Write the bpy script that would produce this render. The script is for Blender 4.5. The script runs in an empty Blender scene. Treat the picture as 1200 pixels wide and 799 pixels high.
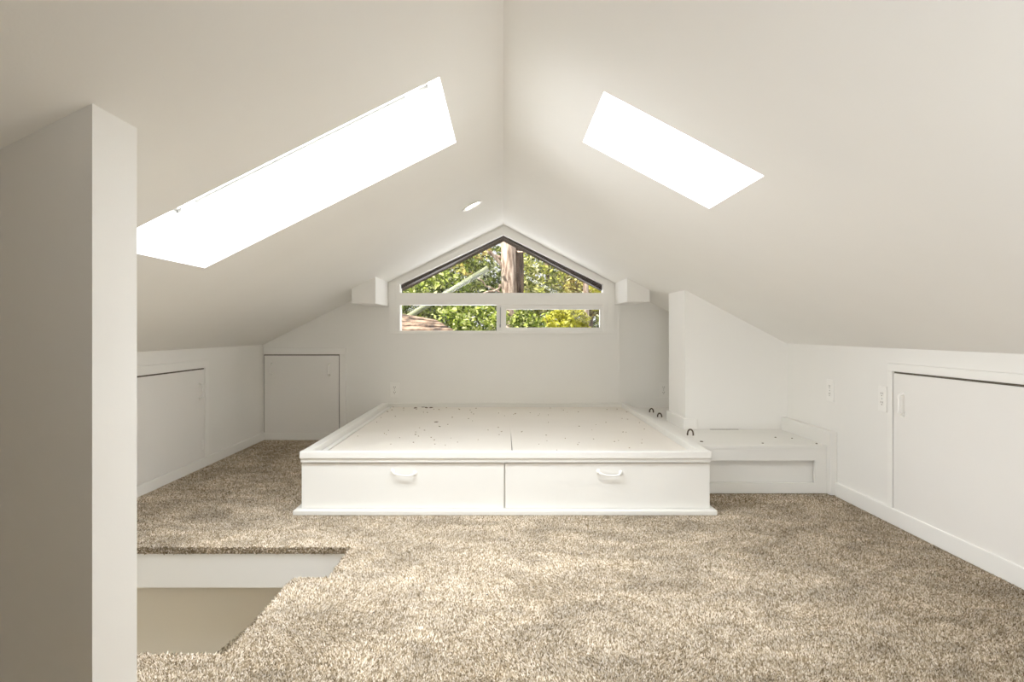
import bpy, bmesh, math, random
import numpy as np
from mathutils import Vector, Matrix
from mathutils.geometry import delaunay_2d_cdt

S = bpy.context.scene
COL = S.collection
random.seed(7)
RNG = np.random.default_rng(11)

# ------------------------------------------------------------------ measures
F = 750.0                      # focal length in pixels of the 1200 px frame
CX, CY, H = 590.0, 388.0, 0.865
def X_at(px, Y): return (px - CX) * Y / F
def Z_at(py, Y): return H - (py - CY) * Y / F
def on_plane(px, py, z):
    Y = (H - z) * F / (py - CY)
    return ((px - CX) * Y / F, Y, z)

RIDGE = 1.715
ML, MR = 0.4995, 0.527         # slopes of the two ceiling sides
XL, XR = -1.92, 1.76           # knee walls
YB, YF = 5.11, -2.0            # window wall, wall behind the viewer
def ceil_z(x): return RIDGE + ML * x if x < 0 else RIDGE - MR * x

# ------------------------------------------------------------------ helpers
def tag(o, label=None, cat=None, group=None, kind=None):
    if label: o['label'] = label
    if cat: o['category'] = cat
    if group: o['group'] = group
    if kind: o['kind'] = kind
    return o

def inside(c, poly):
    r = False; j = len(poly)-1
    for i in range(len(poly)):
        (xi, yi), (xj, yj) = poly[i], poly[j]
        if (yi > c[1]) != (yj > c[1]) and c[0] < (xj-xi)*(c[1]-yi)/(yj-yi)+xi: r = not r
        j = i
    return r

class MB:
    """collects shapes that belong to one mesh object"""
    def __init__(s): s.v = []; s.f = []
    def add(s, vs, fs):
        n = len(s.v); s.v += [tuple(p) for p in vs]
        s.f += [tuple(i + n for i in f) for f in fs]; return s
    def box(s, x0, x1, y0, y1, z0, z1):
        vs = [(x0,y0,z0),(x1,y0,z0),(x1,y1,z0),(x0,y1,z0),(x0,y0,z1),(x1,y0,z1),(x1,y1,z1),(x0,y1,z1)]
        return s.add(vs, [(0,3,2,1),(4,5,6,7),(0,1,5,4),(1,2,6,5),(2,3,7,6),(3,0,4,7)])
    def poly(s, outer, holes, fn, w0, w1):
        """outline with holes in (u, v), extruded from w0 to w1; fn(u, v, w) -> xyz"""
        loops = [list(outer)] + [list(h) for h in holes]
        flat = [p for l in loops for p in l]
        ed = []; k = 0
        for l in loops:
            ed += [(k+i, k+(i+1) % len(l)) for i in range(len(l))]; k += len(l)
        cv, ce, cf, ov, oe, of = delaunay_2d_cdt([Vector((p[0], p[1])) for p in flat], ed, [], 0, 1e-7)
        idx = [o[0] for o in ov]; tris = []
        for t in cf:
            c = sum((cv[i] for i in t), Vector((0, 0)))/len(t)
            if inside(c, loops[0]) and not any(inside(c, h) for h in loops[1:]):
                tris.append(tuple(idx[i] for i in t))
        n = len(flat)
        vs = [fn(p[0], p[1], w0) for p in flat] + [fn(p[0], p[1], w1) for p in flat]
        fs = [tuple(t) for t in tris] + [tuple(i + n for i in reversed(t)) for t in tris]
        k = 0
        for l in loops:
            m = len(l)
            for i in range(m):
                a, b = k + i, k + (i + 1) % m
                fs.append((a, b, b + n, a + n))
            k += m
        return s.add(vs, fs)
    def tube(s, pts, rad, n=10, cap=True):
        pts = [Vector(p) for p in pts]
        rs = rad if isinstance(rad, (list, tuple)) else [rad] * len(pts)
        rings = []; up = None
        for i, p in enumerate(pts):
            t = (pts[min(i+1, len(pts)-1)] - pts[max(i-1, 0)]).normalized()
            if up is None:
                up = t.orthogonal().normalized()
            up = (up - t * up.dot(t)).normalized()
            sd = t.cross(up)
            rings.append([p + (up * math.cos(a) + sd * math.sin(a)) * rs[i]
                          for a in (2*math.pi*k/n for k in range(n))])
        vs = [q for r in rings for q in r]; fs = []
        for i in range(len(pts)-1):
            for k in range(n):
                a, b = i*n+k, i*n+(k+1) % n
                fs.append((a, b, b+n, a+n))
        if cap:
            fs.append(tuple(reversed(range(n)))); fs.append(tuple(range((len(pts)-1)*n, len(pts)*n)))
        return s.add(vs, fs)
    def lathe(s, prof, fn, n=28):
        """profile of (radius, height), fn maps (a, b, h) to xyz"""
        vs = []; fs = []
        for r, h in prof:
            for k in range(n):
                a = 2*math.pi*k/n; vs.append(fn(r*math.cos(a), r*math.sin(a), h))
        for i in range(len(prof)-1):
            for k in range(n):
                a, b = i*n+k, i*n+(k+1) % n
                fs.append((a, b, b+n, a+n))
        fs.append(tuple(reversed(range(n)))); fs.append(tuple(range((len(prof)-1)*n, len(prof)*n)))
        return s.add(vs, fs)
    def build(s, name, mat, parent=None, bevel=0, smooth=False):
        me = bpy.data.meshes.new(name); me.from_pydata(s.v, [], s.f); me.update()
        bm = bmesh.new(); bm.from_mesh(me)
        bmesh.ops.recalc_face_normals(bm, faces=bm.faces); bm.to_mesh(me); bm.free()
        if mat: me.materials.append(mat)
        if smooth: me.polygons.foreach_set('use_smooth', [True]*len(me.polygons))
        o = bpy.data.objects.new(name, me); COL.objects.link(o)
        if parent:
            o.parent = parent
            o.location = -parent.location if parent.type == 'EMPTY' else (0,0,0)
        if bevel:
            b = o.modifiers.new('bevel', 'BEVEL'); b.width = bevel; b.segments = 2; b.limit_method = 'ANGLE'
            b.angle_limit = math.radians(50)
        return o

def empty(name, loc=(0,0,0)):
    o = bpy.data.objects.new(name, None); COL.objects.link(o)
    o.location = loc; o.empty_display_size = .1
    return o
def origin_to(o, p):
    """move the object's origin without moving its shape"""
    p = Vector(p); o.data.transform(Matrix.Translation(-p)); o.location = p; return o
def copy_tree(o, parent=None):
    c = o.copy(); COL.objects.link(c); c.parent = parent
    for ch in list(o.children): copy_tree(ch, c)
    return c

XZ = lambda u, v, w: (u, w, v)
XY = lambda u, v, w: (u, v, w)
YZ = lambda u, v, w: (w, u, v)

# ------------------------------------------------------------------ materials
def new_mat(name):
    m = bpy.data.materials.new(name); m.use_nodes = True
    nt = m.node_tree; return m, nt, nt.nodes, nt.links, nt.nodes['Principled BSDF']
def lin(c):
    return tuple((x/255/12.92 if x/255 <= .04045 else ((x/255+.055)/1.055)**2.4) for x in c) + (1,)
def paint(name, rgb, rough=.55, bump=.05, scale=180, mottle=.03, spec=.3):
    m, nt, N, L, P = new_mat(name)
    tc = N.new('ShaderNodeTexCoord')
    n1 = N.new('ShaderNodeTexNoise'); n1.inputs['Scale'].default_value = 2.3; n1.inputs['Detail'].default_value = 4
    L.new(tc.outputs['Object'], n1.inputs['Vector'])
    mr = N.new('ShaderNodeMapRange'); mr.inputs['To Min'].default_value = 1-mottle; mr.inputs['To Max'].default_value = 1+mottle
    L.new(n1.outputs['Fac'], mr.inputs['Value'])
    mx = N.new('ShaderNodeVectorMath'); mx.operation = 'SCALE'
    mx.inputs[0].default_value = lin(rgb)[:3]; L.new(mr.outputs['Result'], mx.inputs['Scale'])
    L.new(mx.outputs['Vector'], P.inputs['Base Color'])
    P.inputs['Roughness'].default_value = rough; P.inputs['Specular IOR Level'].default_value = spec
    if bump:
        n2 = N.new('ShaderNodeTexNoise'); n2.inputs['Scale'].default_value = scale; n2.inputs['Detail'].default_value = 2
        L.new(tc.outputs['Object'], n2.inputs['Vector'])
        b = N.new('ShaderNodeBump'); b.inputs['Strength'].default_value = bump; b.inputs['Distance'].default_value = .002
        L.new(n2.outputs['Fac'], b.inputs['Height']); L.new(b.outputs['Normal'], P.inputs['Normal'])
    return m
def ramp_island(name, stops, rough=.8, trans=0, nap=0):
    """colour picked at random for every loose piece of the mesh"""
    m, nt, N, L, P = new_mat(name)
    g = N.new('ShaderNodeNewGeometry'); r = N.new('ShaderNodeValToRGB')
    while len(r.color_ramp.elements) < len(stops): r.color_ramp.elements.new(.5)
    for e, (p, c) in zip(r.color_ramp.elements, stops): e.position = p; e.color = lin(c)
    L.new(g.outputs['Random Per Island'], r.inputs['Fac'])
    out = r.outputs['Color']
    if nap:
        tc = N.new('ShaderNodeTexCoord')
        mp = N.new('ShaderNodeMapping'); mp.inputs['Scale'].default_value = (.8, 1.15, 1); mp.inputs['Rotation'].default_value = (0, 0, .5)
        L.new(tc.outputs['Object'], mp.inputs['Vector'])
        n = N.new('ShaderNodeTexNoise'); n.inputs['Scale'].default_value = 5.2; n.inputs['Detail'].default_value = 6
        n.inputs['Roughness'].default_value = .66; n.inputs['Distortion'].default_value = 1.2
        L.new(mp.outputs['Vector'], n.inputs['Vector'])
        mr = N.new('ShaderNodeMapRange'); mr.inputs['From Min'].default_value = .32; mr.inputs['From Max'].default_value = .68
        mr.inputs['To Min'].default_value = 1-nap; mr.inputs['To Max'].default_value = 1+nap
        L.new(n.outputs['Fac'], mr.inputs['Value'])
        v = N.new('ShaderNodeVectorMath'); v.operation = 'SCALE'
        L.new(out, v.inputs[0]); L.new(mr.outputs['Result'], v.inputs['Scale']); out = v.outputs['Vector']
    L.new(out, P.inputs['Base Color']); P.inputs['Roughness'].default_value = rough
    P.inputs['Specular IOR Level'].default_value = .15
    if trans:
        t = N.new('ShaderNodeBsdfTranslucent'); L.new(out, t.inputs['Color'])
        mx = N.new('ShaderNodeMixShader'); mx.inputs['Fac'].default_value = trans
        L.new(P.outputs['BSDF'], mx.inputs[1]); L.new(t.outputs['BSDF'], mx.inputs[2])
        L.new(mx.outputs['Shader'], N['Material Output'].inputs['Surface'])
    return m
def glass_mat(name, gloss=.04, tint=(1,1,1,1)):
    m, nt, N, L, P = new_mat(name)
    t = N.new('ShaderNodeBsdfTransparent'); t.inputs['Color'].default_value = tint
    g = N.new('ShaderNodeBsdfGlossy'); g.inputs['Roughness'].default_value = .02
    mx = N.new('ShaderNodeMixShader'); mx.inputs['Fac'].default_value = gloss
    L.new(t.outputs['BSDF'], mx.inputs[1]); L.new(g.outputs['BSDF'], mx.inputs[2])
    L.new(mx.outputs['Shader'], N['Material Output'].inputs['Surface'])
    return m
def emit_mat(name, rgb, st):
    m, nt, N, L, P = new_mat(name)
    P.inputs['Base Color'].default_value = (1,1,1,1)
    P.inputs['Emission Color'].default_value = lin(rgb); P.inputs['Emission Strength'].default_value = st
    return m
def bark_mat(name, a, b, sc=9):
    m, nt, N, L, P = new_mat(name)
    tc = N.new('ShaderNodeTexCoord'); mp = N.new('ShaderNodeMapping'); mp.inputs['Scale'].default_value = (sc, sc, sc*.16)
    L.new(tc.outputs['Object'], mp.inputs['Vector'])
    n = N.new('ShaderNodeTexNoise'); n.inputs['Scale'].default_value = 1.6; n.inputs['Detail'].default_value = 6
    L.new(mp.outputs['Vector'], n.inputs['Vector'])
    r = N.new('ShaderNodeValToRGB'); r.color_ramp.elements[0].position = .38; r.color_ramp.elements[1].position = .62
    r.color_ramp.elements[0].color = lin(a); r.color_ramp.elements[1].color = lin(b)
    L.new(n.outputs['Fac'], r.inputs['Fac']); L.new(r.outputs['Color'], P.inputs['Base Color'])
    bp = N.new('ShaderNodeBump'); bp.inputs['Strength'].default_value = .8; bp.inputs['Distance'].default_value = .03
    L.new(n.outputs['Fac'], bp.inputs['Height']); L.new(bp.outputs['Normal'], P.inputs['Normal'])
    P.inputs['Roughness'].default_value = .9
    return m

M_WALL = paint('wall_paint', (238,236,231), .6, .06)
M_CEIL = paint('ceiling_paint', (238,236,231), .65, .08)
M_BACK = paint('low_bounce_wall_paint', (176,170,160), .6, .06)  # unseen rear wall toned darker than the room to cut bounced light
M_TRIM = paint('gloss_trim_paint', (240,238,233), .35, .03, 90, .015, .4)
M_DOOR = paint('door_paint', (236,233,228), .45, .04, 60, .03, .35)
M_BED = paint('bed_paint', (230,228,222), .38, .05, 70, .02, .4)
M_BOARD = paint('worn_board_paint', (234,228,218), .5, .1, 40, .06, .3)
M_STAIR = paint('stairwell_paint', (232,224,208), .6, .05)
M_PLASTIC = paint('white_plastic', (242,240,235), .3, 0, 90, .0, .5)
M_SLOT = paint('dark_slot', (112,106,98), .7, 0, 90, 0)
M_GAP = paint('shadow_gap', (98,91,81), .9, 0, 90, 0, .05)
M_RUBBER = paint('grey_rubber', (138,136,132), .7, 0, 90, 0)
M_METAL = paint('grey_metal', (160,160,158), .35, 0, 90, 0, .6)
M_SPECK = paint('dirt_speck', (156,138,114), .9, .2, 300, .2, .1)
M_HOOK = paint('dark_bronze', (74,56,38), .45, 0, 90, .0, .5)
M_DIRT = paint('dirt_flake', (92,76,56), .9, .2, 300, .2, .1)
M_EAVE = paint('brown_eave', (48,34,26), .7, .1, 40, .1)
M_CARPET = paint('carpet_backing', (150,134,108), .95, .6, 260, .1, .05)
M_PILE = ramp_island('carpet_yarn', [(0,(90,72,48)),(.3,(148,130,104)),(.65,(194,177,152)),(1,(230,217,200))], .9, 0, .36)
M_PILE_LOW = ramp_island('carpet_yarn_shaded', [(0,(72,60,42)),(.5,(116,102,80)),(1,(164,150,126))], .9)  # darker copy of the carpet yarn, the tread's shade put into the colour
M_GLASS = glass_mat('window_glass', .03)
M_SKYGLASS = glass_mat('skylight_glass', .02)
M_LAMP = emit_mat('lamp_glow', (255,250,240), 14)

# ================================================================== the room
# floor: one carpeted slab with the L-cornered stair opening on its left side
OPEN = [(XL, 2.574), (-.625, 2.574), (-.61, 2.56), (-.612, 2.262), (-.63, 2.252), (-.715, 2.250),
        (-.732, 2.235), (-.738, 2.17), (-.742, 1.730), (-.752, 1.716), (XL, 1.716)]
fl = MB()
fl.poly([(XL,YF),(XR,YF),(XR,YB),(XL,YB)] + OPEN, [], XY, -.03, -.004)
tag(fl.build('floor', M_CARPET), 'speckled beige carpeted floor of the attic room', 'floor', kind='structure')

# ceiling: two sloping slabs meeting at the ridge, each with a skylight opening
cl = MB()
nL = Vector((-ML, 0, 1)).normalized(); nR = Vector((MR, 0, 1)).normalized()
def left_plane(u, v, w):
    return tuple(Vector((u, v, RIDGE + ML*u)) + nL*w)
def right_plane(u, v, w):
    return tuple(Vector((u, v, RIDGE - MR*u)) + nR*w)
SKL = (-1.195, -.19, 1.90, 2.562)      # left skylight opening: x0 x1 y0 y1 on the ceiling plane
SKR = (.292, .757, 1.86, 2.355)
LAMP = (-.19, 3.85)
rect = lambda x0, x1, y0, y1: [(x0,y0),(x1,y0),(x1,y1),(x0,y1)]
# the recessed lamp hole, an ellipse in x so it is round on the slope
cosL = 1/math.sqrt(1+ML*ML)
lamp_hole = [(LAMP[0]+.05*cosL*math.cos(2*math.pi*k/32), LAMP[1]+.05*math.sin(2*math.pi*k/32)) for k in range(32)]
cl.poly(rect(-2.05, 0, YF-.1, YB+.12), [rect(*SKL), lamp_hole], left_plane, 0, .05)
cl.poly(rect(0, 1.9, YF-.1, YB+.12), [rect(*SKR)], right_plane, 0, .05)
tag(cl.build('ceiling', M_CEIL), 'white sloping gable ceiling with two skylight openings', 'ceiling', kind='structure')

# knee walls
wl = MB(); wl.poly([(XL,-1.35),(XL,ceil_z(XL)+.004),(XL-.06,ceil_z(XL-.06)+.004),(XL-.06,-1.35)], [], XZ, YF-.06, YB)
tag(wl.build('wall_left', M_WALL), 'low white knee wall on the left with a small access door', 'wall', kind='structure')
wr = MB(); wr.poly([(XR,-.1),(XR,ceil_z(XR)+.004),(XR+.06,ceil_z(XR+.06)+.004),(XR+.06,-.1)], [], XZ, YF-.06, YB)
tag(wr.build('wall_right', M_WALL), 'low white knee wall on the right with a wide access door', 'wall', kind='structure')
gable = [(XL-.06,-1.35),(XR+.06,-1.35),(XR+.06,ceil_z(XR+.06)+.004),(0,RIDGE+.004),(XL-.06,ceil_z(XL-.06)+.004)]
# window opening
WX0, WX1 = X_at(463.5,YB), X_at(712,YB)
WZ0, WZA = Z_at(390.7,YB), Z_at(265.5,YB)
wz = lambda x: WZA - (.5 if x < 0 else .522)*abs(x)
hole = [(WX0,WZ0),(WX1,WZ0),(WX1,wz(WX1)),(0,WZA),(WX0,wz(WX0))]
wb = MB(); wb.poly(gable, [hole], XZ, YB, YB+.12)
tag(wb.build('wall_back', M_WALL), 'white gable end wall with the peaked window', 'wall', kind='structure')
wf = MB(); wf.poly(gable, [], XZ, YF-.06, YF)
tag(wf.build('wall_front', M_BACK), 'plain gable wall behind the viewer, toned down to cut bounce', 'wall', kind='structure')
# stub wall beside the stair, end face towards the room
ws = MB(); ws.poly([(XL,-1.35),(-.807,-1.35),(-.807,ceil_z(-.807)+.004),(XL,ceil_z(XL)+.004)], [], XZ, 1.256, 1.409)
tag(ws.build('wall_stair', M_WALL), 'tall white stub wall end standing at the left beside the stair opening', 'wall', kind='structure')
# short wall on the right of the bed, in front of the alcove
wa = MB(); wa.poly([(1.127,0),(XR,0),(XR,ceil_z(XR)+.004),(1.127,ceil_z(1.127)+.004)], [], XZ, 3.97, 4.36)
tag(wa.build('wall_alcove', M_WALL), 'short white wall with bright end post right of the bed platform', 'wall', kind='structure')
tr = MB(); tr.box(1.113, 1.2, 3.958, 4.372, .256, .325)
tag(tr.build('trim_1', M_TRIM, bevel=.003), 'small white skirting block round the foot of the end post', 'trim', kind='structure')
# flat drywall seam strip on the window wall
sm = MB(); sm.box(.918, .94, YB-.005, YB, .25, 1.0)
tag(sm.build('trim_2', M_WALL), 'thin upright strip on the window wall right of the window', 'trim', kind='structure')

# stairwell: fascia and walls below the floor
fa = MB(); fa.box(XL, -.61, 2.574, 2.60, -.166, -.03)
tag(fa.build('trim_3', M_TRIM), 'white fascia board under the carpet edge of the stair opening', 'trim', kind='structure')
st = MB()
st.box(XL, -.55, 2.66, 2.72, -1.35, -.03)
st.box(-.735, -.61, 1.716, 2.245, -1.35, -.03)
st.box(-.605, -.55, 2.2, 2.66, -1.35, -.03)
st.box(XL, -.735, 1.64, 1.700, -1.35, -.03)
st.box(XL, -.55, 1.6, 2.72, -1.40, -1.35)
tag(st.build('wall_stairwell', M_STAIR), 'beige painted stairwell walls below the floor opening', 'wall', kind='structure')

# baseboards
bl = MB(); bl.box(XL, XL+.014, 2.58, YB, -.003, .058)
tag(bl.build('baseboard_left', M_TRIM, bevel=.003), 'white baseboard along the left knee wall', 'baseboard', kind='structure')
br = MB(); br.box(XR-.016, XR, YF, 3.37, -.003, .07)
tag(br.build('baseboard_right', M_TRIM, bevel=.003), 'white baseboard along the right knee wall', 'baseboard', kind='structure')
bb = MB(); bb.box(XL+.014, -.98, YB-.014, YB, -.003, .055)
tag(bb.build('baseboard_back', M_TRIM, bevel=.003), 'white baseboard under the small far left door', 'baseboard', kind='structure')

# ------------------------------------------------------------------ pulls
def bow_pull(fn, length=.105, out=.026, sag=.012):
    """a curved wire pull with two round feet; fn(a along, b sag, c out of face)"""
    m = MB(); h = length/2
    pts = []
    for k in range(17):
        t = -1 + 2*k/16
        pts.append(fn(t*h*.9, -sag*(1-abs(t)**3), out*min(1, (1-abs(t))*5)**.7 if abs(t) < 1 else .002))
    m.tube(pts, [.0042 if abs(k-8) < 5 else .0054 for k in range(17)], 10)
    for s in (-1, 1):
        m.lathe([(.0105,0),(.0105,.003),(.0075,.006),(.005,.009)], lambda a, b, c, s=s: fn(s*h*.9+a, b, c), 14)
    return m

# ------------------------------------------------------------------ access doors (part of the setting)
def door(name, label, fn, a0, a1, z0, z1, cas_l, cas_r, pulls, hinges=(), casw=.05):
    """fn(a, z, d): a along the wall, d out of the wall"""
    m = MB(); m.poly(rect(a0, a1, z0, z1), [], fn, .004, .009)
    leaf = m.build(name, M_DOOR); tag(leaf, label, 'door', kind='structure')
    g = 0.006
    m = MB(); m.poly(rect(a0-g, a1+g, z0-.002, z1+g+.003), [], fn, .0, .0025)
    m.build('gap_backing', M_GAP, leaf)
    m = MB()
    lo = a0-g-(casw if cas_l else 0); hi = a1+g+(casw if cas_r else 0)
    zt = z1+g+.003
    m.poly(rect(lo, hi, zt, zt+casw), [], fn, 0, .014)
    if cas_l: m.poly(rect(a0-g-casw, a0-g, z0, zt), [], fn, 0, .014)
    if cas_r: m.poly(rect(a1+g, a1+g+casw, z0, zt), [], fn, 0, .014)
    m.build('casing', M_TRIM, leaf, bevel=.0025)
    for (a, z) in pulls:
        bow_pull(lambda p, q, c, a=a, z=z: fn(a+q*.6, z+p, .009+c), .1).build('door_pull', M_PLASTIC, leaf, smooth=True)
    for (a, z) in hinges:
        h = MB(); h.poly(rect(a-.012, a+.012, z-.03, z+.03), [], fn, .009, .0115)
        h.tube([fn(a+.013, z-.032, .012), fn(a+.013, z+.032, .012)], .004, 8)
        h.build('hinge', M_PLASTIC, leaf)
    return leaf
door('door_1', 'white access door in the left knee wall nearest the stair',
     lambda a, z, d: (XL+d, a, z), 2.75, 4.09, .06, .622, True, True, [(4.02, .49)], [(4.055, .145)])
door('door_2', 'small white access door at the far left of the window wall with two pulls',
     lambda a, z, d: (a, YB-d, z), -1.905, X_at(397.5,YB), .055, Z_at(416.5,YB), False, True,
     [(X_at(319,YB), Z_at(432,YB)), (X_at(386.5,YB), Z_at(432.5,YB))], [])
door('door_3', 'wide white access door in the right knee wall',
     lambda a, z, d: (XR-d, a, z), 1.35, 2.872, .07, .676, True, True, [(2.80, .545)], [], .035)

# ------------------------------------------------------------------ window
win = MB()
up_hole = [(X_at(469,YB),Z_at(343.3,YB)),(X_at(706.5,YB),Z_at(343.3,YB)),(X_at(706.5,YB),Z_at(333,YB)),(0,Z_at(275,YB)),(X_at(469,YB),Z_at(333,YB))]
lo_hole = [(X_at(469,YB),Z_at(387.5,YB)),(X_at(706.5,YB),Z_at(387.5,YB)),(X_at(706.5,YB),Z_at(357.2,YB)),(X_at(469,YB),Z_at(357.2,YB))]
win.poly(hole, [up_hole, lo_hole], XZ, YB-.012, YB+.09)
w1 = tag(win.build('window_1', M_TRIM, bevel=.003), 'peaked white framed window in the gable wall with trees outside', 'window', kind='structure')
cs = MB()
for a, b in ((WX0-.05, WX0), (WX1, WX1+.05)):
    cs.poly([(a,WZ0),(b,WZ0),(b,min(ceil_z(b), ceil_z(a))-.004),(a,min(ceil_z(b), ceil_z(a))-.004)], [], XZ, YB-.01, YB)
cs.build('casing', M_TRIM, w1, bevel=.003)
gp = MB(); gp.poly(up_hole, [], XZ, YB+.045, YB+.049); gp.build('peaked_pane', M_GLASS, w1)
# left lower fixed pane and its stile with latch studs
xs0, xs1 = X_at(582,YB), X_at(587.5,YB)
sl = MB(); sl.box(xs0, xs1, YB+.02, YB+.07, Z_at(387.5,YB), Z_at(357.2,YB)); sl.build('meeting_stile', M_TRIM, w1, bevel=.002)
gp = MB(); gp.poly(rect(X_at(469,YB), xs0, Z_at(387.5,YB), Z_at(357.2,YB)), [], XZ, YB+.05, YB+.054); gp.build('pane', M_GLASS, w1)
sh = MB()
sh.poly(rect(X_at(587,YB), X_at(706.5,YB), Z_at(387.5,YB), Z_at(357.2,YB)),
        [rect(X_at(593,YB), X_at(703,YB), Z_at(383.8,YB), Z_at(362.5,YB))], XZ, YB+.002, YB+.04)
sash = sh.build('sliding_sash', M_TRIM, w1, bevel=.002)
gp = MB(); gp.poly(rect(X_at(593,YB), X_at(703,YB), Z_at(383.8,YB), Z_at(362.5,YB)), [], XZ, YB+.02, YB+.024); gp.build('pane', M_GLASS, sash)
lt = MB(); lt.box(xs1-.014, xs1-.004, YB-.002, YB+.02, Z_at(383.5,YB), Z_at(380,YB)); lt.box(xs1-.011, xs1-.006, YB+.008, YB+.02, Z_at(381,YB), Z_at(360,YB))
lt.build('latch', M_METAL, w1)
stp = MB()
stp.poly([(X_at(469,YB),Z_at(333,YB)),(0,Z_at(275,YB)),(X_at(706.5,YB),Z_at(333,YB)),(X_at(706.5,YB),Z_at(339.5,YB)),(0,Z_at(277,YB)),(X_at(469,YB),Z_at(337.5,YB))],
         [], XZ, YB+.052, YB+.119)
stp.build('outer_stop', M_EAVE, w1)
# eave boards outside over the window
ev = MB()
for s in (-1, 1):
    a, b = (0, WX1+.25) if s > 0 else (WX0-.25, 0)
    z = lambda x: Z_at(276,YB) - (.4933 if x < 0 else .51)*abs(x)
    ev.poly([(a,z(a)),(b,z(b)),(b,z(b)+.06),(a,z(a)+.06)], [], XZ, YB+.125, YB+.345)
tag(ev.build('trim_4', M_EAVE), 'dark brown eave boards outside above the peaked window', 'trim', kind='structure')

# ------------------------------------------------------------------ skylights
def skylight(name, label, plane, op, depth, low_x):
    x0, x1, y0, y1 = op; t = .02
    m = MB(); m.poly(rect(x0-t, x1+t, y0-t, y1+t), [rect(*op)], plane, .0501, depth)
    root = m.build(name, M_TRIM); tag(root, label, 'skylight', kind='structure')
    i = .016
    m = MB(); m.poly(rect(x0-.05, x1+.05, y0-.05, y1+.05), [rect(x0+i, x1-i, y0+i, y1-i)], plane, depth+.012, depth+.06)
    fr = m.build('skylight_frame', M_TRIM, root)
    m = MB(); m.poly(rect(x0-t, x1+t, y0-t, y1+t), [rect(x0+.002, x1-.002, y0+.002, y1-.002)], plane, depth, depth+.012)
    m.build('gasket', M_RUBBER, root)
    m = MB(); m.poly(rect(x0+i, x1-i, y0+i, y1-i), [], plane, depth+.040, depth+.044)
    m.build('pane', M_SKYGLASS, fr)
    for xx in (x0+.03, x1-.09):
        m = MB(); m.poly(rect(xx, xx+.05, y1-.034, y1-.004), [], plane, depth-.012, depth+.004)
        m.poly(rect(xx+.01, xx+.018, y1-.05, y1-.03), [], plane, depth-.006, depth+.002)
        m.build('bracket', M_METAL, root)
    return root
skylight('window_2', 'long bright skylight in the left slope of the ceiling', left_plane, SKL, .245, 0)
skylight('window_3', 'smaller bright skylight in the right slope of the ceiling', right_plane, SKR, .245, 0)

# ------------------------------------------------------------------ boxed beam ends
def beam(x0, x1, zb, label):
    m = MB()
    top = [(x1, ceil_z(x1)+.003), (x0, ceil_z(x0)+.003)]
    m.poly([(x0,zb),(x1,zb)] + top, [], XZ, 4.6, YB)
    o = m.build('beam_end', M_WALL, bevel=.003); tag(o, label, 'beam')
    origin_to(o, ((x0+x1)/2, 4.85, zb)); return o
beam(X_at(412,4.6), X_at(440,4.6), 1.064, 'white boxed beam end under the ceiling left of the peaked window')
beam(X_at(735,4.6), X_at(761.5,4.6), 1.076, 'white boxed beam end under the ceiling right of the peaked window')

# ------------------------------------------------------------------ recessed lamp
lampP = left_plane(LAMP[0], LAMP[1], 0)
tL = Vector((1, 0, ML)).normalized()
def lamp_fn(a, b, h):
    return tuple(Vector(lampP) + tL*a + Vector((0,1,0))*b + nL*h)
lr = empty('recessed_light', lampP); tag(lr, 'small round glowing recessed light in the left ceiling slope near the ridge', 'light')
m = MB(); n = 32
prof = [(.066,-.001),(.066,-.005),(.060,-.008),(.049,-.004),(.044,.02),(.044,.025)]
vs = []; fs = []
for r, h in prof:
    for k in range(n):
        a = 2*math.pi*k/n; vs.append(lamp_fn(r*math.cos(a), r*math.sin(a), h))
for i in range(len(prof)-1):
    for k in range(n): fs.append((i*n+k, i*n+(k+1) % n, (i+1)*n+(k+1) % n, (i+1)*n+k))
m.add(vs, fs); m.build('trim_ring', M_PLASTIC, lr, smooth=True)
m = MB(); m.lathe([(.0445,.001),(.0445,.020)], lamp_fn, 32); m.build('lens', M_LAMP, lr)

# ------------------------------------------------------------------ outlets
def outlet(fn, label, w=.076, h=.120):
    r = empty('wall_outlet', fn(0,0,0)); tag(r, label, 'outlet')
    m = MB(); m.poly(rect(-w/2, w/2, -h/2, h/2), [], fn, 0, .006); m.build('cover_plate', M_PLASTIC, r, bevel=.003)
    for s in (-1, 1):
        m = MB()
        m.poly([(.016*math.cos(a), s*.0205+.0145*math.sin(a)) for a in (2*math.pi*k/20 for k in range(20))], [], fn, .006, .0078)
        f = m.build('receptacle', M_PLASTIC, r)
        m = MB()
        for dx in (-.0065, .0065): m.poly(rect(dx-.0016, dx+.0016, s*.0205+.0005, s*.0205+.009), [], fn, .0078, .0083)
        m.poly([(.003*math.cos(a), s*.0205-.006+.003*math.sin(a)) for a in (2*math.pi*k/10 for k in range(10))], [], fn, .0078, .0083)
        m.build('slots', M_SLOT, f).location = (0,0,0)
    m = MB(); m.lathe([(.003,.006),(.003,.0075)], fn, 10); m.build('screw', M_METAL, r)
    return r
def back_fn(x, z): return lambda a, b, d: (x+a, YB-d, z+b)
def right_fn(y, z): return lambda a, b, d: (XR-d, y-a, z+b)
outlet(back_fn(X_at(462.5,YB), Z_at(457,YB)), 'white double outlet on the window wall near the far left bed corner')
outlet(back_fn(X_at(777.5,YB), Z_at(457,YB)), 'white double outlet in the shaded alcove beside the bright end post')
outlet(right_fn(3.44, .546), 'white double outlet on the right knee wall above the bench end')
outlet(right_fn(2.965, .552), 'white double outlet on the right knee wall beside the door casing', .066)

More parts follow.
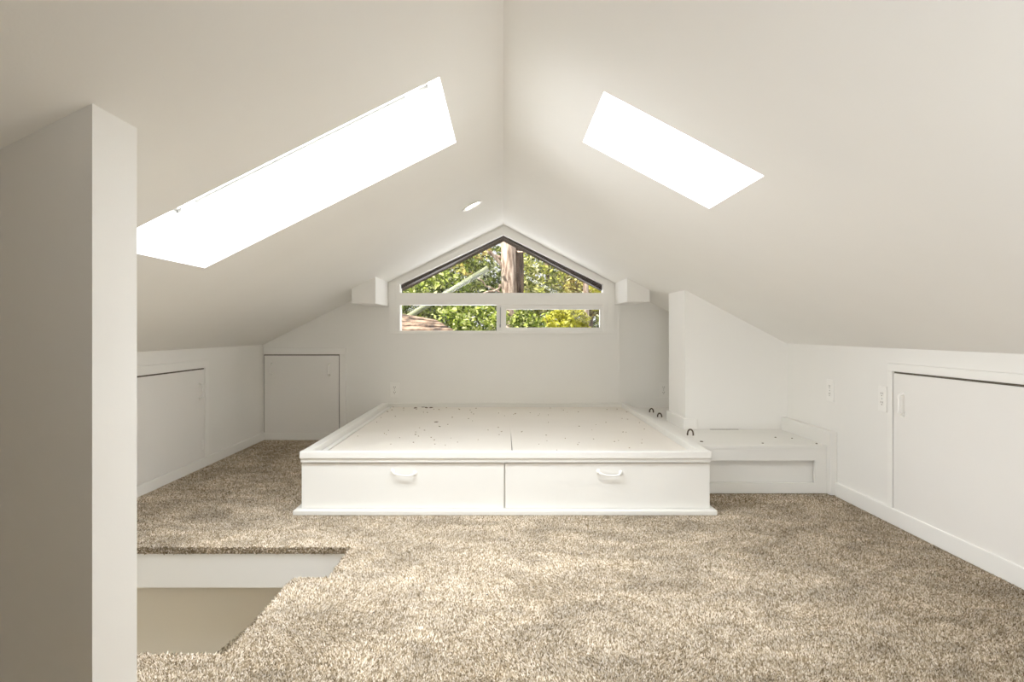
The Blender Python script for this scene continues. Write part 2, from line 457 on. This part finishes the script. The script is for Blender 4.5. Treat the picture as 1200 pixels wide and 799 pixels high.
# ================================================================== bed platform
BX0, BX1 = -.965, .986; BY0, BY1 = 3.03, YB
BT = .295; PZ = .262
bed = empty('bed_platform', (0, 4.05, 0)); tag(bed, 'low white bed platform with two wide front drawers below the peaked window', 'bed')
m = MB()
m.box(BX0+.006, BX0+.03, 3.052, BY1, .0, .245); m.box(BX1-.03, BX1-.006, 3.052, BY1, .0, .245)
m.box(BX0+.03, BX1-.03, BY1-.02, BY1, .0, .245); m.box(BX0+.03, BX1-.03, 3.075, 3.09, 0, .245)
m.box(-.012, .024, 3.062, 3.09, .02, .244)
m.build('carcass', M_BED, bed)
m = MB(); m.box(BX0-.026, BX1+.02, 3.008, 3.055, -.002, .021)
m.box(BX0-.026, BX0+.006, 3.055, 3.2, -.002, .021); m.box(BX1-.006, BX1+.02, 3.055, BY1, -.002, .021)
m.build('base_trim', M_BED, bed, bevel=.004)
# front edge: a lip and a thinner strip below it
m = MB(); m.box(BX0, BX1, 3.024, 3.062, .262, BT+.001); m.build('front_lip', M_BED, bed, bevel=.004)
m = MB(); m.box(BX0+.003, BX1-.003, 3.032, 3.062, .243, .262); m.build('under_strip', M_BED, bed, bevel=.002)
for a, b in ((BX0, BX0+.045), (BX1-.05, BX1)):
    m = MB(); m.box(a, b, 3.062, BY1-.025, .245, BT-.001); m.build('side_rail', M_BED, bed, bevel=.004)
m = MB(); m.box(BX0, BX1, BY1-.025, BY1, .245, BT-.003); m.build('back_rail', M_BED, bed, bevel=.004)
# a narrow filler strip inside the left rail, then two boards that part at the front
m = MB(); m.box(BX0+.050, BX0+.077, 3.062, BY1-.028, .245, PZ+.003); m.build('filler_strip', M_BED, bed, bevel=.002)
zb0, zb1 = .246, PZ
xm = .044; yA, yC = 3.062, BY1-.028
m = MB(); m.poly([(BX0+.083,yA),(xm-.003,yA),(xm-.0022,3.55),(xm,3.98),(xm,yC),(BX0+.0785,yC)], [], XY, zb0, zb1)
m.build('platform_board', M_BOARD, bed, bevel=.001)
m = MB(); m.poly([(xm+.003,yA),(BX1-.052,yA),(BX1-.051,yC),(xm,yC),(xm,3.98),(xm+.0018,3.55)], [], XY, zb0, zb1)
m.build('platform_board', M_BOARD, bed, bevel=.001)
m = MB(); m.box(BX0+.05, BX1-.05, 3.07, BY1-.03, .236, .2455); m.build('under_board', M_GAP, bed)
# drawers
xd = X_at(591.3, 3.045)
for a, b, hx, tilt in ((BX0+.004, xd-.003, X_at(473,3.04), -.08), (xd+.003, BX1-.004, X_at(714.5,3.04), -.06)):
    m = MB(); m.box(a, b, 3.045, 3.064, .0215, .2375)
    d = m.build('drawer', M_BED, bed, bevel=.0025)
    zc = Z_at(553.5, 3.04)
    f = lambda p, q, c, hx=hx, zc=zc, t=tilt: (hx+p, 3.045-c, zc+q*1.2+p*t)
    bow_pull(f, .118, .024, .009).build('drawer_pull', M_PLASTIC, d, smooth=True)
m = MB(); m.box(BX0+.02, BX1-.02, 3.066, 3.074, .02, .243); m.build('shadow_backing', M_GAP, bed)

# ================================================================== bench beside the bed
BZ = .256
bn = empty('storage_bench', (1.35, 3.7, 0)); tag(bn, 'low white bench with a recessed front panel right of the bed platform', 'bench')
m = MB(); m.poly([(BX1+.022,3.41),(1.722,3.41),(1.722,3.968),(1.125,3.968),(1.125,4.362),(1.6,4.362),(1.6,YB-.002),(BX1+.022,YB-.002)], [], XY, .236, BZ)
m.build('bench_top', M_BED, bn, bevel=.002)
m = MB(); m.poly(rect(BX1+.022, 1.722, 0, .236), [rect(1.03, 1.66, .056, .174)], XZ, 3.412, 3.43); m.build('face_frame', M_BED, bn, bevel=.002)
m = MB(); m.box(BX1+.022, 1.7, 3.44, 3.45, .02, .236); m.build('recessed_panel', M_BED, bn)
m = MB(); m.box(1.722, XR-.001, 3.372, 3.968, 0, .334); m.build('end_panel', M_BED, bn, bevel=.003)
m = MB(); m.box(1.28, 1.455, 3.962, 3.969, BZ, BZ+.0015); m.build('crack', M_GAP, bn)

# dark bent hooks standing on the bench by the alcove
def hook(px, py, wpx, hpx, ang, label):
    x, y, z = on_plane(px, py, BZ); s = y/F
    w, h = wpx*s, hpx*s
    m = MB(); pts = []
    for k in range(15):
        a = math.pi*k/14
        u = -math.cos(a)*w/2; v = h*math.sin(a)**.75
        pts.append((x+u*math.cos(ang), y+u*math.sin(ang), z+v+ .002))
    m.tube(pts, .005, 8)
    o = m.build('bent_hook', M_HOOK, smooth=True); tag(o, label, 'hook', 'bent hooks beside the bed')
    origin_to(o, (x, y, z)); return o
hook(763.5, 483.5, 4.5, 4.5, -.5, 'small dark bent hook deepest in the alcove beside the bed rail')
hook(773, 489, 5, 4.5, -.6, 'small dark bent hook at the foot of the bright end post')
hook(809, 510.5, 6.5, 7, -.25, 'dark bent hook on the bench nearest the bed front')

# ------------------------------------------------------------------ dirt flakes on the boards
def flake(px, py, z, wpx, hpx, name, label, group, mat=M_DIRT):
    x, y, z = on_plane(px, py, z); s = y/F
    m = MB(); n = random.choice((6, 7, 8)); w = wpx*s/2; d = max(hpx*s*y/(H-z)/2, .003)*.8; rot = random.uniform(-.4, .4)
    top = []; bot = []
    for k in range(n):
        a = 2*math.pi*k/n; r = random.uniform(.6, 1.15)
        u, v = w*r*math.cos(a), d*r*math.sin(a)
        u, v = u*math.cos(rot)-v*math.sin(rot), u*math.sin(rot)+v*math.cos(rot)
        bot.append((x+u, y+v, z)); top.append((x+u*.7, y+v*.7, z+random.uniform(.0015,.004)))
    m.add(bot+top, [tuple(range(n, 2*n))] + [tuple(reversed(range(n)))] + [(k, (k+1) % n, n+(k+1) % n, n+k) for k in range(n)])
    o = m.build(name, mat); tag(o, label, 'debris', group); origin_to(o, (x, y, z)); return o
q = lambda u, v: (440+u/6.667, 465+v/6.667)
big = [((105,85),5,1.6),((310,86),5,1.6),((372,79),6,2),((395,84),5,1.6),((435,84),6,1.5),((475,196),6,1.3),((500,231),2.5,1.6)]
for (uv, w, h) in big:
    flake(*q(*uv), PZ, w, h, 'debris_flake', 'dark flake of debris on the far left part of the bed boards', 'dark debris flakes on the bed boards')
flake(493, 471.5, BT-.003, 4, 1.6, 'debris_flake', 'dark flake of debris lying on the back rail of the bed', None)
small = [(345,243),(382,261),(85,295),(295,356),(600,160),(880,260),(1092,132),(785,90),(220,88),(555,86),(130,102),(155,152),(95,115),(315,275),(312,295),(985,272),(960,240),(460,338),(465,370),(435,318),(1145,270),(190,320),(545,378),(640,355),(320,96),(140,80)]
pts = [q(*p) for p in small] + [(580+a/4, 420+b/4) for a, b in ((95,260),(395,318),(455,336),(330,375),(290,431),(700,332),(690,380),(688,397),(630,420),(205,402),(125,345),(250,300),(520,300),(560,390),(395,395),(240,360),(600,345))]
for p in pts:
    flake(p[0], p[1], PZ, random.uniform(1.2, 2.6), random.uniform(.4, .7), 'dirt_speck', 'tiny brown dirt speck scattered on the bed boards', 'dirt specks on the bed boards', M_SPECK)
rs = random.Random(5)
for k in range(46):
    u = rs.uniform(-.86, .92); v = 3.3 + 1.72*rs.random()
    flake(CX+u*F/v, CY+(H-PZ)*F/v, PZ, rs.uniform(.9, 2.0), rs.uniform(.35, .6), 'dirt_speck', 'tiny brown dirt speck scattered on the bed boards', 'dirt specks on the bed boards', M_SPECK)
for a, b in ((545,263),(640,268),(470,297),(110,287),(785,300)):
    flake(800+a/5, 460+b/5, BZ, 2.2 if a != 110 else 4, .9 if a != 110 else 1.4, 'dirt_speck', 'tiny brown dirt speck scattered on the bench top', 'dirt specks on the bench top')

# ================================================================== carpet pile
def smooth_field(x, y, seed, comps=40, k0=4, k1=26):
    r = np.random.default_rng(seed); out = np.zeros_like(x)
    for _ in range(comps):
        k = r.uniform(k0, k1); a = r.uniform(0, 2*np.pi); p = r.uniform(0, 2*np.pi)
        out += np.sin(k*(x*np.cos(a)+y*np.sin(a))+p)/np.sqrt(k)
    return out/np.std(out)
def np_mesh(name, V, Fc, mat):
    me = bpy.data.meshes.new(name)
    me.vertices.add(len(V)); me.vertices.foreach_set('co', V.astype(np.float32).ravel())
    k = Fc.shape[1]; nf = len(Fc)
    me.loops.add(nf*k); me.loops.foreach_set('vertex_index', Fc.astype(np.int32).ravel())
    me.polygons.add(nf); me.polygons.foreach_set('loop_start', np.arange(0, nf*k, k, dtype=np.int32))
    try: me.polygons.foreach_set('loop_total', np.full(nf, k, dtype=np.int32))
    except Exception: pass
    me.update(calc_edges=True); me.validate()
    if mat: me.materials.append(mat)
    o = bpy.data.objects.new(name, me); COL.objects.link(o); return o
def inside_open(x, y):
    big_ = (x < -.612) & (y > 2.252) & (y < 2.574)
    low_ = (x < -.740) & (y > 1.716) & (y < 2.3)
    return big_ | low_
def tufts(P, dirs, rad, hgt):
    """little three-sided yarn tips rooted at P pointing along dirs"""
    n = len(P)
    d = dirs/np.linalg.norm(dirs, axis=1)[:, None]
    ref = np.where(np.abs(d[:, 2:3]) < .9, np.array([[0,0,1.]]), np.array([[1.,0,0]]))
    a = np.cross(d, ref); a /= np.linalg.norm(a, axis=1)[:, None]; b = np.cross(d, a)
    ph = RNG.uniform(0, 2*np.pi, n)
    V = np.empty((n, 4, 3))
    for k in range(3):
        t = ph + 2*np.pi*k/3
        V[:, k] = P + (a*np.cos(t)[:, None] + b*np.sin(t)[:, None])*(rad*1.25)[:, None]
    V[:, 3] = P + d*hgt[:, None]
    base = np.array([[0,1,3],[1,2,3],[2,0,3]])
    Fc = (np.arange(n)[:, None, None]*4 + base[None]).reshape(-1, 3)
    return V.reshape(-1, 3), Fc
gx = []; gy = []
for ya, yb, st_ in ((1.38, 2.3, .0041), (2.3, 3.2, .0046), (3.2, YB-.016, .0058)):
    ux, uy = np.meshgrid(np.arange(XL+.016, XR-.017, st_), np.arange(ya, yb, st_))
    gx.append(ux.ravel() + RNG.uniform(-.5, .5, ux.size)*st_); gy.append(uy.ravel() + RNG.uniform(-.5, .5, uy.size)*st_)
gx = np.concatenate(gx); gy = np.concatenate(gy)
keep = ~inside_open(gx, gy)
keep &= ~((gx > BX0-.02) & (gx < BX1+.014) & (gy > 3.016))
keep &= ~((gx > .95) & (gy > 3.418)) & ~((gx > 1.715) & (gy > 3.366))
keep &= ~((gx < -.80) & (gy < 1.414))
keep &= (gx < XR-.018)
gx, gy = gx[keep], gy[keep]
lx = smooth_field(gx, gy, 3); ly = smooth_field(gx, gy, 4)
n = len(gx)
D = np.stack([  .24*lx + RNG.normal(0, .4, n), .24*ly + RNG.normal(0, .4, n), np.ones(n)], 1)
P = np.stack([gx, gy, np.full(n, -.006)], 1)
V1, F1 = tufts(P, D, np.where(gy < 3.2, 1, 1.3)*RNG.uniform(.0019, .0028, n), RNG.uniform(.007, .0105, n))
# tufts rolling over the edges of the stair opening
def edge_tufts(p0, p1, outward, zlo=-.03, zhi=-.002, dens=.0042):
    L_ = math.hypot(p1[0]-p0[0], p1[1]-p0[1]); k = int(L_/dens*(zhi-zlo)/dens*.9)
    t = RNG.uniform(0, 1, k); z = RNG.uniform(zlo, zhi, k)
    P = np.stack([p0[0]+(p1[0]-p0[0])*t, p0[1]+(p1[1]-p0[1])*t, z], 1)
    D = np.tile(np.array(outward, float), (k, 1)) + RNG.normal(0, .45, (k, 3)); D[:, 2] += .6
    return tufts(P, D, RNG.uniform(.0022, .0034, k), RNG.uniform(.007, .012, k))
parts = [(V1, F1)]
for i in range(len(OPEN)-1):
    p0, p1 = OPEN[i], OPEN[i+1]
    ex, ey = p1[0]-p0[0], p1[1]-p0[1]; l = math.hypot(ex, ey)
    if l < .004: continue
    # the opening lies on the right of the outline's walk
    parts.append(edge_tufts(p0, p1, (ey/l, -ex/l, 0)))
Vs = []; Fs = []; k = 0
for v, f in parts:
    Vs.append(v); Fs.append(f+k); k += len(v)
pile = np_mesh('carpet_pile', np.concatenate(Vs), np.concatenate(Fs), M_PILE)
tag(pile, 'speckled beige cut pile carpet covering the attic floor', 'carpet', kind='stuff')

# the first carpeted stair just seen below the opening
TZ = -.20
tp = [(-.735, 1.72), (-.735, 2.36), (-.80, 2.37), (-.885, 2.36), (-.915, 2.335), (-.952, 2.113), (-1.02, 1.72)]
m = MB(); m.poly(tp, [], XY, TZ-.16, TZ-.005)
tread = m.build('stair_tread', M_CARPET); tag(tread, 'carpeted stair tread just below the edge of the floor opening', 'stair'); 
tx, ty = np.meshgrid(np.arange(-1.02, -.735, .0055), np.arange(1.72, 2.37, .0055))
tx = tx.ravel(); ty = ty.ravel()
def in_poly(x, y, poly):
    c = np.zeros(len(x), bool); j = len(poly)-1
    for i in range(len(poly)):
        xi, yi = poly[i]; xj, yj = poly[j]
        c ^= ((yi > y) != (yj > y)) & (x < (xj-xi)*(y-yi)/((yj-yi) or 1e-9)+xi)
        j = i
    return c
k_ = in_poly(tx, ty, tp); tx, ty = tx[k_], ty[k_]; n = len(tx)
Pt = np.stack([tx, ty, np.full(n, TZ-.006)], 1)
Dt = np.stack([RNG.normal(0, .45, n), RNG.normal(0, .45, n), np.ones(n)], 1)
tv = [tufts(Pt, Dt, RNG.uniform(.0022, .0034, n), RNG.uniform(.008, .013, n))]
for i in range(1, len(tp)-1):
    p0, p1 = tp[i], tp[i+1]; ex, ey = p1[0]-p0[0], p1[1]-p0[1]; l = math.hypot(ex, ey)
    tv.append(edge_tufts(p0, p1, (-ey/l, ex/l, 0), TZ-.06, TZ))
Vs = []; Fs = []; k = 0
for v, f in tv:
    Vs.append(v); Fs.append(f+k); k += len(v)
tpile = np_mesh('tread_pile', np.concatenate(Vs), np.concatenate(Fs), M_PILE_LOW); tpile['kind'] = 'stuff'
tpile.parent = tread
for px, py in ((625,688),(571,697),(438,718),(681,649),(624.5,688.5)):
    flake(px, py, .006, 3.2, 1.6, 'debris_flake', 'dark crumb of debris lying on the carpet', 'dark crumbs on the carpet', M_SLOT) if (px, py) != (624.5, 688.5) else None

# ================================================================== outside
GZ = -2.5
def ground():
    m = MB(); m.box(-14, 14, 5.6, 30, GZ-.1, GZ)
    g = m.build('ground', paint('garden_ground', (92,80,56), .95, .5, 8, .3)); tag(g, 'brown garden ground outside the house', 'ground', kind='structure')
ground()
def leaves(name, blobs, size, mat, parent, seed):
    """blobs: (x, y, z, rx, ry, rz, count)"""
    r = np.random.default_rng(seed); Ps = []
    for (x, y, z, rx, ry, rz, cnt) in blobs:
        nb = max(6, cnt//45)
        c = r.normal(0, 1, (nb, 3)); c /= np.linalg.norm(c, axis=1)[:, None]; c *= r.uniform(.35, 1, (nb, 1))**.5
        k = r.integers(0, nb, cnt)
        p = c[k] + r.normal(0, .13, (cnt, 3))
        Ps.append(p*np.array([rx, ry, rz]) + np.array([x, y, z]))
    P = np.concatenate(Ps); n = len(P)
    nrm = r.normal(0, 1, (n, 3)); nrm[:, 1] -= .7; nrm[:, 2] += .6; nrm /= np.linalg.norm(nrm, axis=1)[:, None]
    a = np.cross(nrm, r.normal(0, 1, (n, 3))); a /= np.linalg.norm(a, axis=1)[:, None]; b = np.cross(nrm, a)
    L_ = r.uniform(.6, 1.3, n)*size; W_ = L_*r.uniform(.35, .55, n)
    V = np.empty((n, 4, 3))
    V[:, 0] = P - a*L_[:, None]; V[:, 2] = P + a*L_[:, None]
    V[:, 1] = P + b*W_[:, None] + nrm*(L_*.15)[:, None]; V[:, 3] = P - b*W_[:, None] + nrm*(L_*.15)[:, None]
    o = np_mesh(name, V.reshape(-1, 3), np.arange(n*4).reshape(-1, 4), mat)
    o.parent = parent; o.location = -parent.location
    return o
def stem(m, p0, p1, r0, r1, wob=.05, n=9, seed=0):
    r = random.Random(seed); p0, p1 = Vector(p0), Vector(p1); pts = []; rs = []
    for k in range(n):
        t = k/(n-1); p = p0.lerp(p1, t)
        if 0 < k < n-1: p += Vector((r.uniform(-1,1), r.uniform(-1,1), r.uniform(-.3,.3)))*wob
        pts.append(p); rs.append(r0+(r1-r0)*t)
    m.tube(pts, rs, 10)
M_BARK = bark_mat('pale_bark', (112,90,76), (212,190,172), 16)
M_DBARK = bark_mat('dark_bark', (58,44,34), (126,102,84))
G1 = ramp_island('leaf_green', [(0,(50,62,22)),(.35,(104,124,44)),(.7,(166,180,70)),(1,(236,238,170))], .5, .3)
G2 = ramp_island('leaf_dark', [(0,(36,40,18)),(.45,(84,96,40)),(.8,(140,150,76)),(1,(222,226,180))], .5, .25)
G3 = ramp_island('leaf_yellow', [(0,(110,108,30)),(.4,(166,166,46)),(.8,(208,204,70)),(1,(232,228,120))], .5, .35)
G5 = ramp_island('leaf_yellow_green', [(0,(70,78,28)),(.35,(136,146,56)),(.7,(196,198,90)),(1,(242,236,180))], .5, .3)
G4 = ramp_island('leaf_olive', [(0,(90,70,36)),(.4,(160,144,72)),(.8,(208,200,112)),(1,(246,236,190))], .5, .3)
def plant(name, label, cat, loc, trunk, blobs, mat, size, seed, group='trees outside the window', bark=None):
    r = empty(name, (loc[0], loc[1], GZ)); tag(r, label, cat, group)
    m = MB()
    for t in trunk: stem(m, *t)
    m.build('trunk' if cat == 'tree' else 'stems', bark or M_DBARK, r, smooth=True)
    if blobs: leaves('foliage', blobs, size, mat, r, seed)
    return r
# big pale trunk in the middle of the window
r = empty('pine_tree', (.02, 9.5, GZ)); tag(r, 'tall tree with thick pale trunk in the middle of the window', 'tree', 'trees outside the window')
m = MB()
stem(m, (.15,9.5,GZ), (.0,9.5,5.5), .125, .10, .02, 12, 1)
m.build('trunk', M_BARK, r, smooth=True)
m = MB(); stem(m, (.30,9.6,GZ), (.14,9.64,5.5), .085, .07, .02, 12, 2); m.build('trunk', M_DBARK, r, smooth=True)
for i, (p0, p1, r0) in enumerate([((0,9.5,1.75),(-.62,9.2,2.45),.03), ((0,9.5,1.95),(-.85,9.3,2.2),.025), ((-.05,9.5,1.55),(-.55,9.1,1.25),.02),
                                  ((.02,9.5,2.05),(.9,9.2,2.0),.014), ((-.4,9.3,2.2),(-.75,9.2,1.7),.012), ((0,9.5,1.4),(-.5,9.4,1.75),.016), ((.1,9.5,2.2),(1.1,9.3,1.75),.012)]):
    m = MB(); stem(m, p0, p1, r0, r0*.35, .06, 8, 20+i); m.build('branch', M_BARK, r, smooth=True)
leaves('foliage', [(-.1,9.5,4.2,1.6,1.2,1.0,1500), (-.4,9.4,2.1,.45,.3,.5,160)], .05, G4, r, 77)

plant('leafy_tree', 'bright green leafy tree filling the left corner of the window', 'tree', (-1.5,9.6),
      [((-1.5,9.6,GZ),(-1.4,9.6,2.2),.07,.03)], [(-1.45,9.5,1.75,.75,.6,.75,5200),(-.75,9.8,1.75,.45,.5,.55,2400),(-1.0,9.4,1.3,.6,.5,.35,2000)], G1, .038, 1)
plant('leafy_tree', 'dark green tree behind the leaning pole', 'tree', (-1.2,12.5),
      [((-1.2,12.5,GZ),(-1.2,12.5,2.5),.09,.04)], [(-1.4,12.5,1.6,1.6,.8,1.5,4500),(-.3,13,1.2,.9,.7,.9,2000)], G2, .055, 2)
plant('leafy_tree', 'yellowish green leafy tree just right of the pale trunk', 'tree', (.75,10.4),
      [((.75,10.4,GZ),(.7,10.4,2.0),.06,.03)], [(.75,10.2,1.75,.5,.5,.65,2400),(.55,10.0,1.35,.35,.4,.35,1400)], G5, .038, 3)
plant('leafy_tree', 'olive brown tree at the right corner of the window', 'tree', (1.45,10.2),
      [((1.45,10.2,GZ),(1.4,10.2,2.0),.06,.03)], [(1.3,10.1,1.65,.5,.5,.55,3200),(1.9,10.2,1.5,.5,.5,.6,1400)], G4, .038, 4)
plant('leafy_tree', 'distant dark green tree behind all the others', 'tree', (1.4,14.5),
      [((1.4,14.5,GZ),(1.4,14.5,2.5),.1,.05)], [(1.4,14.5,1.7,2.2,.9,1.9,6000),(3.6,14.5,1.6,1.4,.8,1.6,1800)], G2, .08, 5)
plant('leafy_bush', 'green bush with pale leaf tips behind the lower left pane', 'bush', (-.4,8.8),
      [((-.4,8.8,GZ),(-.4,8.8,.6),.03,.015)], [(-.35,8.8,.95,.4,.35,.35,1500),(-.75,9.0,.95,.3,.3,.3,800)], G1, .036, 6, 'bushes outside the window')
plant('leafy_bush', 'green bush behind the lower right pane beside the trunk', 'bush', (.45,8.8),
      [((.45,8.8,GZ),(.45,8.8,.6),.03,.015)], [(.42,8.8,.95,.34,.3,.32,1500)], G1, .036, 7, 'bushes outside the window')
plant('leafy_bush', 'bright yellow bush behind the lower right pane', 'bush', (.85,8.5),
      [((.85,8.5,GZ),(.85,8.5,.6),.03,.015)], [(.84,8.5,.95,.28,.28,.26,1500)], G3, .036, 8, 'bushes outside the window')
plant('leafy_bush', 'pale yellow green bush at the right end of the window', 'bush', (1.45,9.0),
      [((1.45,9.0,GZ),(1.45,9.0,1.0),.03,.015)], [(1.42,9.0,1.38,.34,.28,.22,900)], G3, .036, 9, 'bushes outside the window')
r = empty('bare_tree', (1.12,8.6,GZ)); tag(r, 'slim pale trunk behind the right end of the lower pane', 'tree', 'trees outside the window')
m = MB(); stem(m, (1.13,8.6,GZ), (1.11,8.6,1.9), .05, .035, .01, 9, 5); m.build('trunk', M_BARK, r, smooth=True)

# neighbour's shingled roof, low on the left
ro = empty('neighbouring_roof', (-1.6, 8.0, GZ)); tag(ro, 'brown shingled neighbouring roof behind the lower left pane', 'roof')
a0, a1 = (X_at(440,7.6), 7.6, Z_at(362,7.6)), (X_at(508,7.6), 7.6, Z_at(373.5,7.6))
b0, b1 = (X_at(440,6.6), 6.6, Z_at(420,6.6)), (X_at(560,6.6), 6.6, Z_at(404,6.6))
rm = MB(); rows = 9
for i in range(rows):
    t0, t1 = i/rows, (i+1)/rows + .03
    L = lambda p, q_, t: Vector(p).lerp(Vector(q_), t)
    p = [L(a0,b0,t0), L(a1,b1,t0), L(a1,b1,t1), L(a0,b0,t1)]
    up = Vector((0,0,.012)); dn = Vector((0,0,-.02))
    vs = [p[0]+dn*.2, p[1]+dn*.2, p[2]+up, p[3]+up] + [v+dn for v in (p[0]+dn*.2, p[1]+dn*.2, p[2]+up, p[3]+up)]
    rm.add(vs, [(0,1,2,3),(7,6,5,4),(0,4,5,1),(1,5,6,2),(2,6,7,3),(3,7,4,0)])
M_SHINGLE = bark_mat('cedar_shingle', (58,42,32), (160,132,110), 6)
rm.build('shingles', M_SHINGLE, ro)
wm = MB(); wm.box(a0[0], X_at(500,7.6)-.05, 7.3, 7.55, GZ, .82); wm.build('gable_wall', M_DBARK, ro)
# leaning pale pole
lp = MB(); P0, P1 = Vector((X_at(452,8.2), 8.2, Z_at(387,8.2))), Vector((X_at(572,8.2), 8.2, Z_at(314,8.2)))
dr = (P0-P1).normalized(); foot = P1 + dr*((P1.z-GZ)/(-dr.z))
lp.tube([foot, P1], [.046, .034], 12)
o = lp.build('leaning_pole', bark_mat('weathered_pole', (118,124,92), (156,160,124), 5), smooth=True)
tag(o, 'pale weathered pole leaning diagonally among the trees', 'pole'); origin_to(o, foot)

# ================================================================== light
W = bpy.data.worlds.new('overcast'); S.world = W; W.use_nodes = True
nt = W.node_tree; bg = nt.nodes['Background']
tc = nt.nodes.new('ShaderNodeTexCoord'); sx = nt.nodes.new('ShaderNodeSeparateXYZ'); nt.links.new(tc.outputs['Generated'], sx.inputs[0])
rp = nt.nodes.new('ShaderNodeValToRGB'); nt.links.new(sx.outputs['Z'], rp.inputs['Fac'])
rp.color_ramp.elements[0].color = (.95,.96,.98,1); rp.color_ramp.elements[1].color = (.86,.92,1,1)
nt.links.new(rp.outputs['Color'], bg.inputs['Color']); bg.inputs['Strength'].default_value = 1.1

def area(name, loc, direc, sx_, sy_, power, col=(1,1,1), spread=180):
    l = bpy.data.lights.new(name, 'AREA'); l.shape = 'RECTANGLE'; l.size = sx_; l.size_y = sy_; l.energy = power; l.color = col
    l.spread = math.radians(spread)
    o = bpy.data.objects.new(name, l); COL.objects.link(o); o.location = loc
    o.rotation_euler = Vector(direc).to_track_quat('-Z', 'Y').to_euler()
    return o
def sky_lamp(name, plane, op, nrm, power):
    x0, x1, y0, y1 = op
    c = plane((x0+x1)/2, (y0+y1)/2, .36)
    o = area(name, c, -nrm, 1, 1, power, (.91,.955,1))
    # align: local x along the slope, local y along Y
    z = nrm; yv = Vector((0,1,0)); xv = yv.cross(z)
    o.rotation_euler = Matrix((xv, yv, z)).transposed().to_euler()
    o.data.size = (x1-x0)*1.12; o.data.size_y = (y1-y0)*1.0
    return o
sky_lamp('skylight_daylight', left_plane, SKL, nL, 41)
sky_lamp('skylight_daylight', right_plane, SKR, nR, 28)
area('window_daylight', (0, 5.32, 1.15), (0,-1,.1), 1.5, .55, 8, (.96,.98,1))
# soft fill added behind the viewer to brighten ceiling and room
area('fill_light', (.55, -.35, .1), (.5,.9,.5), 1.1, .8, 22, (.95,.975,1), 130)
sp = bpy.data.lights.new('garden_sun', 'SPOT'); sp.energy = 8000; sp.spot_size = math.radians(70); sp.shadow_soft_size = .12; sp.color = (1,.95,.84)
so = bpy.data.objects.new('garden_sun', sp); COL.objects.link(so); so.location = (-3.5, 6.4, 7.5)
so.rotation_euler = (Vector((.3,10,1.0))-Vector(so.location)).to_track_quat('-Z','Y').to_euler()

# ================================================================== camera
cam = bpy.data.cameras.new('camera'); co = bpy.data.objects.new('camera', cam); COL.objects.link(co)
co.location = (0, 0, H); co.rotation_euler = (math.radians(90), 0, 0)
cam.sensor_width = 36; cam.lens = F/1200*36
cam.shift_x = (600-CX)/1200; cam.shift_y = -(399.5-CY)/1200
cam.clip_start = .02
S.camera = co
S.view_settings.view_transform = 'Standard'; S.view_settings.look = 'None'
S.view_settings.exposure = .1; S.view_settings.gamma = 1.15
S.cycles.use_denoising = True
S.cycles.max_bounces = 12; S.cycles.diffuse_bounces = 8; S.cycles.transparent_max_bounces = 12
S.cycles.caustics_reflective = False; S.cycles.caustics_refractive = False
